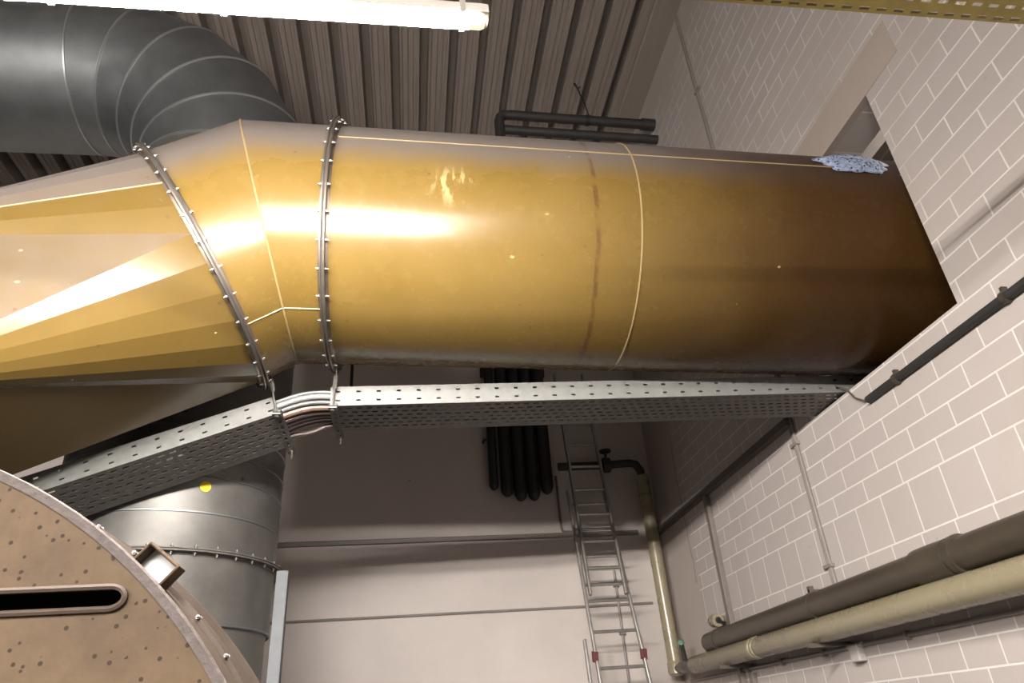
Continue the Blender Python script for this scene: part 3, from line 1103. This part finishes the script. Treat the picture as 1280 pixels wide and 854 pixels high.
# ================================================================== BACK WALL FITTINGS
tag(obj('wall_trunking', MB().box((XL, YB - 0.05, 1.815), (2.45, YB, 1.862)).box((XL, YB - 0.054, 1.855), (2.45, YB, 1.862)), 'trunking', base=(0, YB, 1.815), smooth=False, bevel=0.004),
    'long taupe trunking running level across the back wall', 'trunking')
mb = MB().tube([(XL, YB - 0.013, 1.085), (2.50, YB - 0.013, 1.105)], 0.013, 10)
tag(obj('wall_conduit', mb, 'conduit', base=(0, YB, 1.09)), 'thin pale conduit low on the back wall behind the ladder', 'conduit')
mb = MB().tube([(1.60, YB - 0.02, 2.5), (1.605, YB - 0.02, 1.93), (1.62, YB - 0.02, 1.88), (1.66, YB - 0.02, 1.875), (1.80, YB - 0.02, 1.875)], 0.013, 10)
tag(obj('wall_conduit', mb, 'trunking', base=(1.6, YB, 1.9)), 'short bent conduit dropping beside the ladder to the trunking', 'conduit')
t = thing('wall_conduit', 'thin upright conduit behind the lower rungs of the ladder', 'conduit', (2.10, YB, -H))
obj('pipe', MB().tube([(2.135, YB - 0.03, -H), (2.125, YB - 0.03, 1.45)], 0.012, 10), 'conduit', t)
for z in (1.30, 0.83):
    obj('clamp', MB().box((2.10, YB - 0.05, z - 0.02), (2.155, YB, z + 0.02)), 'trunking', t, smooth=False, bevel=0.004)

# hanging black hoses
lobes = [(0.885, 0.052, 2.33, 3.88), (1.030, 0.071, 2.25, 3.88), (1.176, 0.071, 2.20, 3.88), (1.322, 0.071, 2.20, 3.88), (1.472, 0.075, 2.27, 3.88)]
hl = ['leftmost narrow black hose hanging on the back wall, apart from the others', 'black hanging hose second from the left on the back wall',
      'middle one of the black hoses hanging on the back wall', 'black hanging hose second from the ladder on the back wall',
      'black hanging hose closest to the ladder on the back wall']
for (x, r, z0, z1), lab in zip(lobes, hl):
    pr = [(0.0001, z0)] + [(r * math.sin(a), z0 + r * 1.5 * (1 - math.cos(a))) for a in [math.radians(d) for d in (15, 30, 45, 60, 75, 90)]] 
    zz = z0 + r * 1.5 + 0.05
    while zz < z1:
        pr += [(r, zz), (r * 0.95, zz + 0.02)]
        zz += 0.04
    pr.append((r, z1))
    pr.append((0.0001, z1))
    tag(obj('hose', MB().revolve((x, YB - 0.10, 0), (0, 0, 1), pr, 20, closed=False), 'black', base=(x, YB - 0.1, z0)), lab, 'hose', 'black hoses on the back wall')
hk = thing('hose_rail', 'dark rail on the back wall that carries the black hoses', 'rail', (1.18, YB, 3.9))
obj('bar', MB().box((0.78, YB - 0.19, 3.90), (1.60, YB - 0.02, 3.96)), 'black_pipe', hk, smooth=False, bevel=0.005)
for x in (0.82, 1.56):
    obj('bracket', MB().box((x - 0.02, YB - 0.03, 3.75), (x + 0.02, YB, 4.02)), 'black_pipe', hk, smooth=False)
tag(obj('wall_hook', MB().tube([(0.80, YB - 0.0, 2.92), (0.80, YB - 0.10, 2.92), (0.83, YB - 0.10, 2.92)], 0.014, 8), 'black_pipe', base=(0.8, YB, 2.9)),
    'small dark peg on the back wall left of the black hoses', 'peg')

# ================================================================== PIPES
# black horizontal pipe with valve feeding the corner pipe
vp = thing('black_pipe', 'black horizontal pipe with a valve behind the ladder top', 'pipe', (2.1, 7.32, 2.57))
obj('pipe', MB().tube([(1.60, 7.36, 2.55), (2.12, 7.34, 2.55), (2.40, 7.31, 2.56), (2.47, 7.30, 2.54), (2.515, 7.30, 2.46), (2.52, 7.30, 2.36)], 0.045, 12), 'black_pipe', vp)
obj('valve_body', MB().tube([(2.08, 7.34, 2.55), (2.10, 7.34, 2.55), (2.18, 7.34, 2.55), (2.20, 7.34, 2.55)], [0.05, 0.085, 0.085, 0.05], 12), 'black_pipe', vp)
obj('hand_wheel', MB().tube([(2.14, 7.33, 2.58), (2.14, 7.30, 2.70)], 0.014, 8).revolve((2.14, 7.30, 2.70), (0, 0, 1), [(0.05, -0.01), (0.065, -0.01), (0.065, 0.01), (0.05, 0.01)], 20).bar((2.085, 7.30, 2.70), (2.195, 7.30, 2.70), 0.012, 0.012), 'black_pipe', vp)
# corner pipe
cp = thing('corner_pipe', 'glossy olive beige upright pipe in the corner', 'pipe', (2.54, 7.28, 0.4))
obj('pipe', MB().tube([(2.515, 7.28, 2.40), (2.545, 7.28, 0.50)], 0.066, 24), 'pale_pipe', cp)
obj('bottom_cap', MB().tube([(2.545, 7.28, 0.52), (2.545, 7.28, 0.50), (2.545, 7.28, 0.41), (2.545, 7.28, 0.39)], [0.07, 0.078, 0.078, 0.05], 24), 'pale_pipe', cp)
obj('strap', MB().revolve((2.518, 7.28, 2.18), (0, 0, 1), [(0.066, -0.012), (0.070, -0.012), (0.070, 0.012), (0.066, 0.012)], 24).box((2.56, 7.28, 2.165), (2.58, 7.55, 2.195)), 'trunking', cp)
# valve between corner pipe and the level pipe
va = thing('valve', 'small dark metal valve with a green cap at the end of the pale pipe', 'valve', (2.52, 6.9, 0.42))
obj('body', MB().tube([(2.54, 7.20, 0.45), (2.53, 7.08, 0.45), (2.525, 7.02, 0.45), (2.515, 6.84, 0.45), (2.51, 6.80, 0.45), (2.505, 6.66, 0.44)], [0.035, 0.035, 0.055, 0.055, 0.04, 0.04], 14), 'valve', va)
obj('stem', MB().tube([(2.522, 6.93, 0.47), (2.50, 6.88, 0.54), (2.48, 6.84, 0.63)], [0.03, 0.028, 0.024], 12), 'valve', va)
tag(obj('cap', MB().tube([(2.48, 6.84, 0.63), (2.475, 6.83, 0.665)], [0.034, 0.03], 12), 'green', va), 'green cap')
# level pipes on the right wall
dp = thing('level_pipe', 'dark brown pipe running along the block wall, the upper of two', 'pipe', (2.52, 3.0, 0.50), 'level pipes on the right wall')
obj('pipe', MB().tube([(2.53, 6.30, 0.575), (2.53, 6.27, 0.575), (2.52, 0.6, 0.605), (2.52, -1.0, 0.61)], [0.055, 0.078, 0.078, 0.078], 24), 'dark_pipe', dp)
for y, r, w in ((6.05, 0.082, 0.03), (4.42, 0.083, 0.022), (3.22, 0.090, 0.12), (3.05, 0.092, 0.02)):
    z = 0.575 + (6.27 - y) * 0.0053
    obj('collar', MB().revolve((2.527, y, z), (0, 1, 0), [(0.077, -w), (r, -w), (r + 0.001, 0), (r, w), (0.077, w)], 28), 'dark_pipe', dp)
obj('bracket', MB().box((2.50, 4.41, 0.655), (2.70, 4.43, 0.68)).box((2.50, 4.405, 0.655), (2.53, 4.435, 0.70)), 'ledge', dp, smooth=False)
lpz = thing('level_pipe', 'olive beige pipe running along the block wall, the lower of two', 'pipe', (2.5, 3.0, 0.36), 'level pipes on the right wall')
obj('pipe', MB().tube([(2.505, 6.70, 0.436), (2.505, 6.64, 0.436), (2.49, 0.6, 0.437), (2.49, -1.0, 0.437)], [0.045, 0.072, 0.072, 0.072], 24), 'pale_pipe', lpz)
for y in (5.35, 5.30):
    obj('collar', MB().revolve((2.502, y, 0.436), (0, 1, 0), [(0.071, -0.02), (0.076, -0.018), (0.076, 0.018), (0.071, 0.02)], 28), 'pale_pipe', lpz)
for y in (5.9, 4.45, 2.6):
    obj('bracket', MB().box((2.42, y - 0.015, 0.345), (2.695, y + 0.015, 0.37)), 'ledge', lpz, smooth=False)
# beige stub elbow above the dark pipe
se = thing('stub_elbow', 'small beige pipe elbow with a dark open end above the dark pipe', 'pipe elbow', (2.56, 6.1, 0.65))
obj('elbow', MB().tube([(2.69, 6.25, 0.735), (2.62, 6.24, 0.735), (2.57, 6.20, 0.735), (2.55, 6.12, 0.73), (2.55, 6.05, 0.725)], 0.052, 16), 'pale_pipe', se)
obj('outlet', MB().revolve((2.55, 6.045, 0.725), (0, 1, 0), [(0.0001, -0.006), (0.026, -0.006), (0.026, 0.0), (0.0001, 0.0)], 16, closed=False).tube([(2.55, 6.04, 0.725), (2.56, 6.00, 0.70), (2.57, 5.97, 0.69)], 0.014, 8), 'black', se)
# wall trunking upright and conduit upright on the right wall
tag(obj('wall_trunking', MB().box((XR - 0.045, 6.055, 0.10), (XR, 6.12, 1.80)), 'trunking', base=(XR, 6.09, 0.1), smooth=False, bevel=0.004),
    'upright taupe trunking on the right wall below the ledge', 'trunking')
cd = thing('wall_conduit', 'thin upright conduit on the right wall above and below the duct', 'conduit', (XR, 4.42, 0.70))
obj('pipe', MB().tube([(XR - 0.014, 4.40, 0.66), (XR - 0.014, 4.44, 6.37)], 0.013, 10).tube([(XR - 0.010, 4.435, 0.66), (XR - 0.010, 4.47, 6.37)], 0.008, 8), 'conduit', cd)
for z in (0.82, 1.66, 5.25, 3.65):
    obj('clip', MB().box((XR - 0.03, 4.375, z - 0.012), (XR, 4.475, z + 0.012)), 'conduit', cd, smooth=False, bevel=0.003)
# low conduit with junction box
jc = thing('wall_conduit', 'thin level conduit below the two pipes on the right wall', 'conduit', (XR, 5.0, 0.33))
obj('pipe', MB().tube([(XR - 0.016, 7.3, 0.338), (XR - 0.016, 0.0, 0.33)], 0.013, 10), 'conduit', jc)
for y in (3.85, 4.75, 5.35, 5.95):
    obj('clip', MB().box((XR - 0.035, y - 0.012, 0.31), (XR, y + 0.012, 0.355)), 'trunking', jc, smooth=False, bevel=0.003)
jb = thing('junction_box', 'grey plastic junction box on the thin conduit under the pipes', 'junction box', (XR, 4.36, 0.24))
obj('body', MB().box((XR - 0.055, 4.305, 0.245), (XR, 4.40, 0.345)), 'box', jb, smooth=False, bevel=0.008)
obj('cable_gland', MB().tube([(XR - 0.03, 4.40, 0.336), (XR - 0.03, 4.43, 0.336)], 0.015, 10), 'box', jb)
obj('cable_gland', MB().tube([(XR - 0.03, 4.305, 0.336), (XR - 0.03, 4.275, 0.336)], 0.015, 10), 'box', jb)
tag(obj('wall_trunking', MB().box((XR - 0.04, 5.86, -H), (XR, 5.93, 0.30)), 'trunking', base=(XR, 5.9, -H), smooth=False, bevel=0.004),
    'short upright trunking on the right wall beneath the thin conduit', 'trunking')
# black cable guard and the thin cable that leaves it
cg = thing('cable_pipe', 'black cable pipe on the wall beneath the duct opening', 'pipe', (XR, 2.9, 1.58))
obj('pipe', MB().tube([(XR - 0.025, 3.52, 1.593), (XR - 0.025, 0.2, 1.590)], 0.022, 12), 'black_pipe', cg)
for y in (3.235, 2.4, 1.4):
    obj('clip', MB().revolve((XR - 0.025, y, 1.593), (0, 1, 0), [(0.022, -0.012), (0.030, -0.012), (0.030, 0.012), (0.022, 0.012)], 16).box((XR - 0.03, y - 0.008, 1.61), (XR, y + 0.008, 1.645)), 'dark_pipe', cg)
tag(obj('cable', MB().tube([(XR - 0.02, 3.48, 1.593), (XR - 0.022, 3.56, 1.605), (XR - 0.016, 3.64, 1.66), (XR - 0.010, 3.70, 1.745), (XR - 0.06, 3.78, 1.83)], 0.006, 8), 'ledge', base=(XR, 3.6, 1.6)),
    'thin dark cable curling from the black cable pipe into the tray', 'cable')

# black pipes under the deck beyond the duct
bp = thing('pipe_loop', 'black pipe loop hanging under the metal deck beyond the ochre duct', 'pipe', (1.9, 5.5, 5.7))
obj('upper_pipe', MB().tube([(0.93, 5.5, 5.60), (0.93, 5.5, 5.86), (0.945, 5.5, 5.92), (0.98, 5.5, 5.955), (1.05, 5.5, 5.965), (2.70, 5.5, 5.915)], 0.055, 14), 'black_pipe', bp)
obj('lower_pipe', MB().tube([(0.98, 5.5, 5.74), (2.40, 5.5, 5.70), (2.70, 5.5, 5.69)], 0.05, 14), 'black_pipe', bp)
obj('wall_collar', MB().tube([(2.55, 5.5, 5.92), (2.70, 5.5, 5.915)], 0.068, 14), 'black_pipe', bp)
obj('hanger_wire', MB().tube([(1.93, 5.44, 5.96), (1.90, 5.42, 6.12), (1.845, 5.40, 6.30), (1.82, 5.40, 6.41)], 0.008, 6).tube([(1.80, 5.40, 6.42), (1.845, 5.40, 6.33), (1.87, 5.40, 6.36)], 0.010, 6), 'black', bp)
obj('clamp', MB().revolve((1.93, 5.5, 5.938), (1, 0, 0), [(0.055, -0.02), (0.063, -0.02), (0.063, 0.02), (0.055, 0.02)], 18), 'black', bp)

for o in bpy.data.objects:
    if '_b' in o:
        del o['_b']
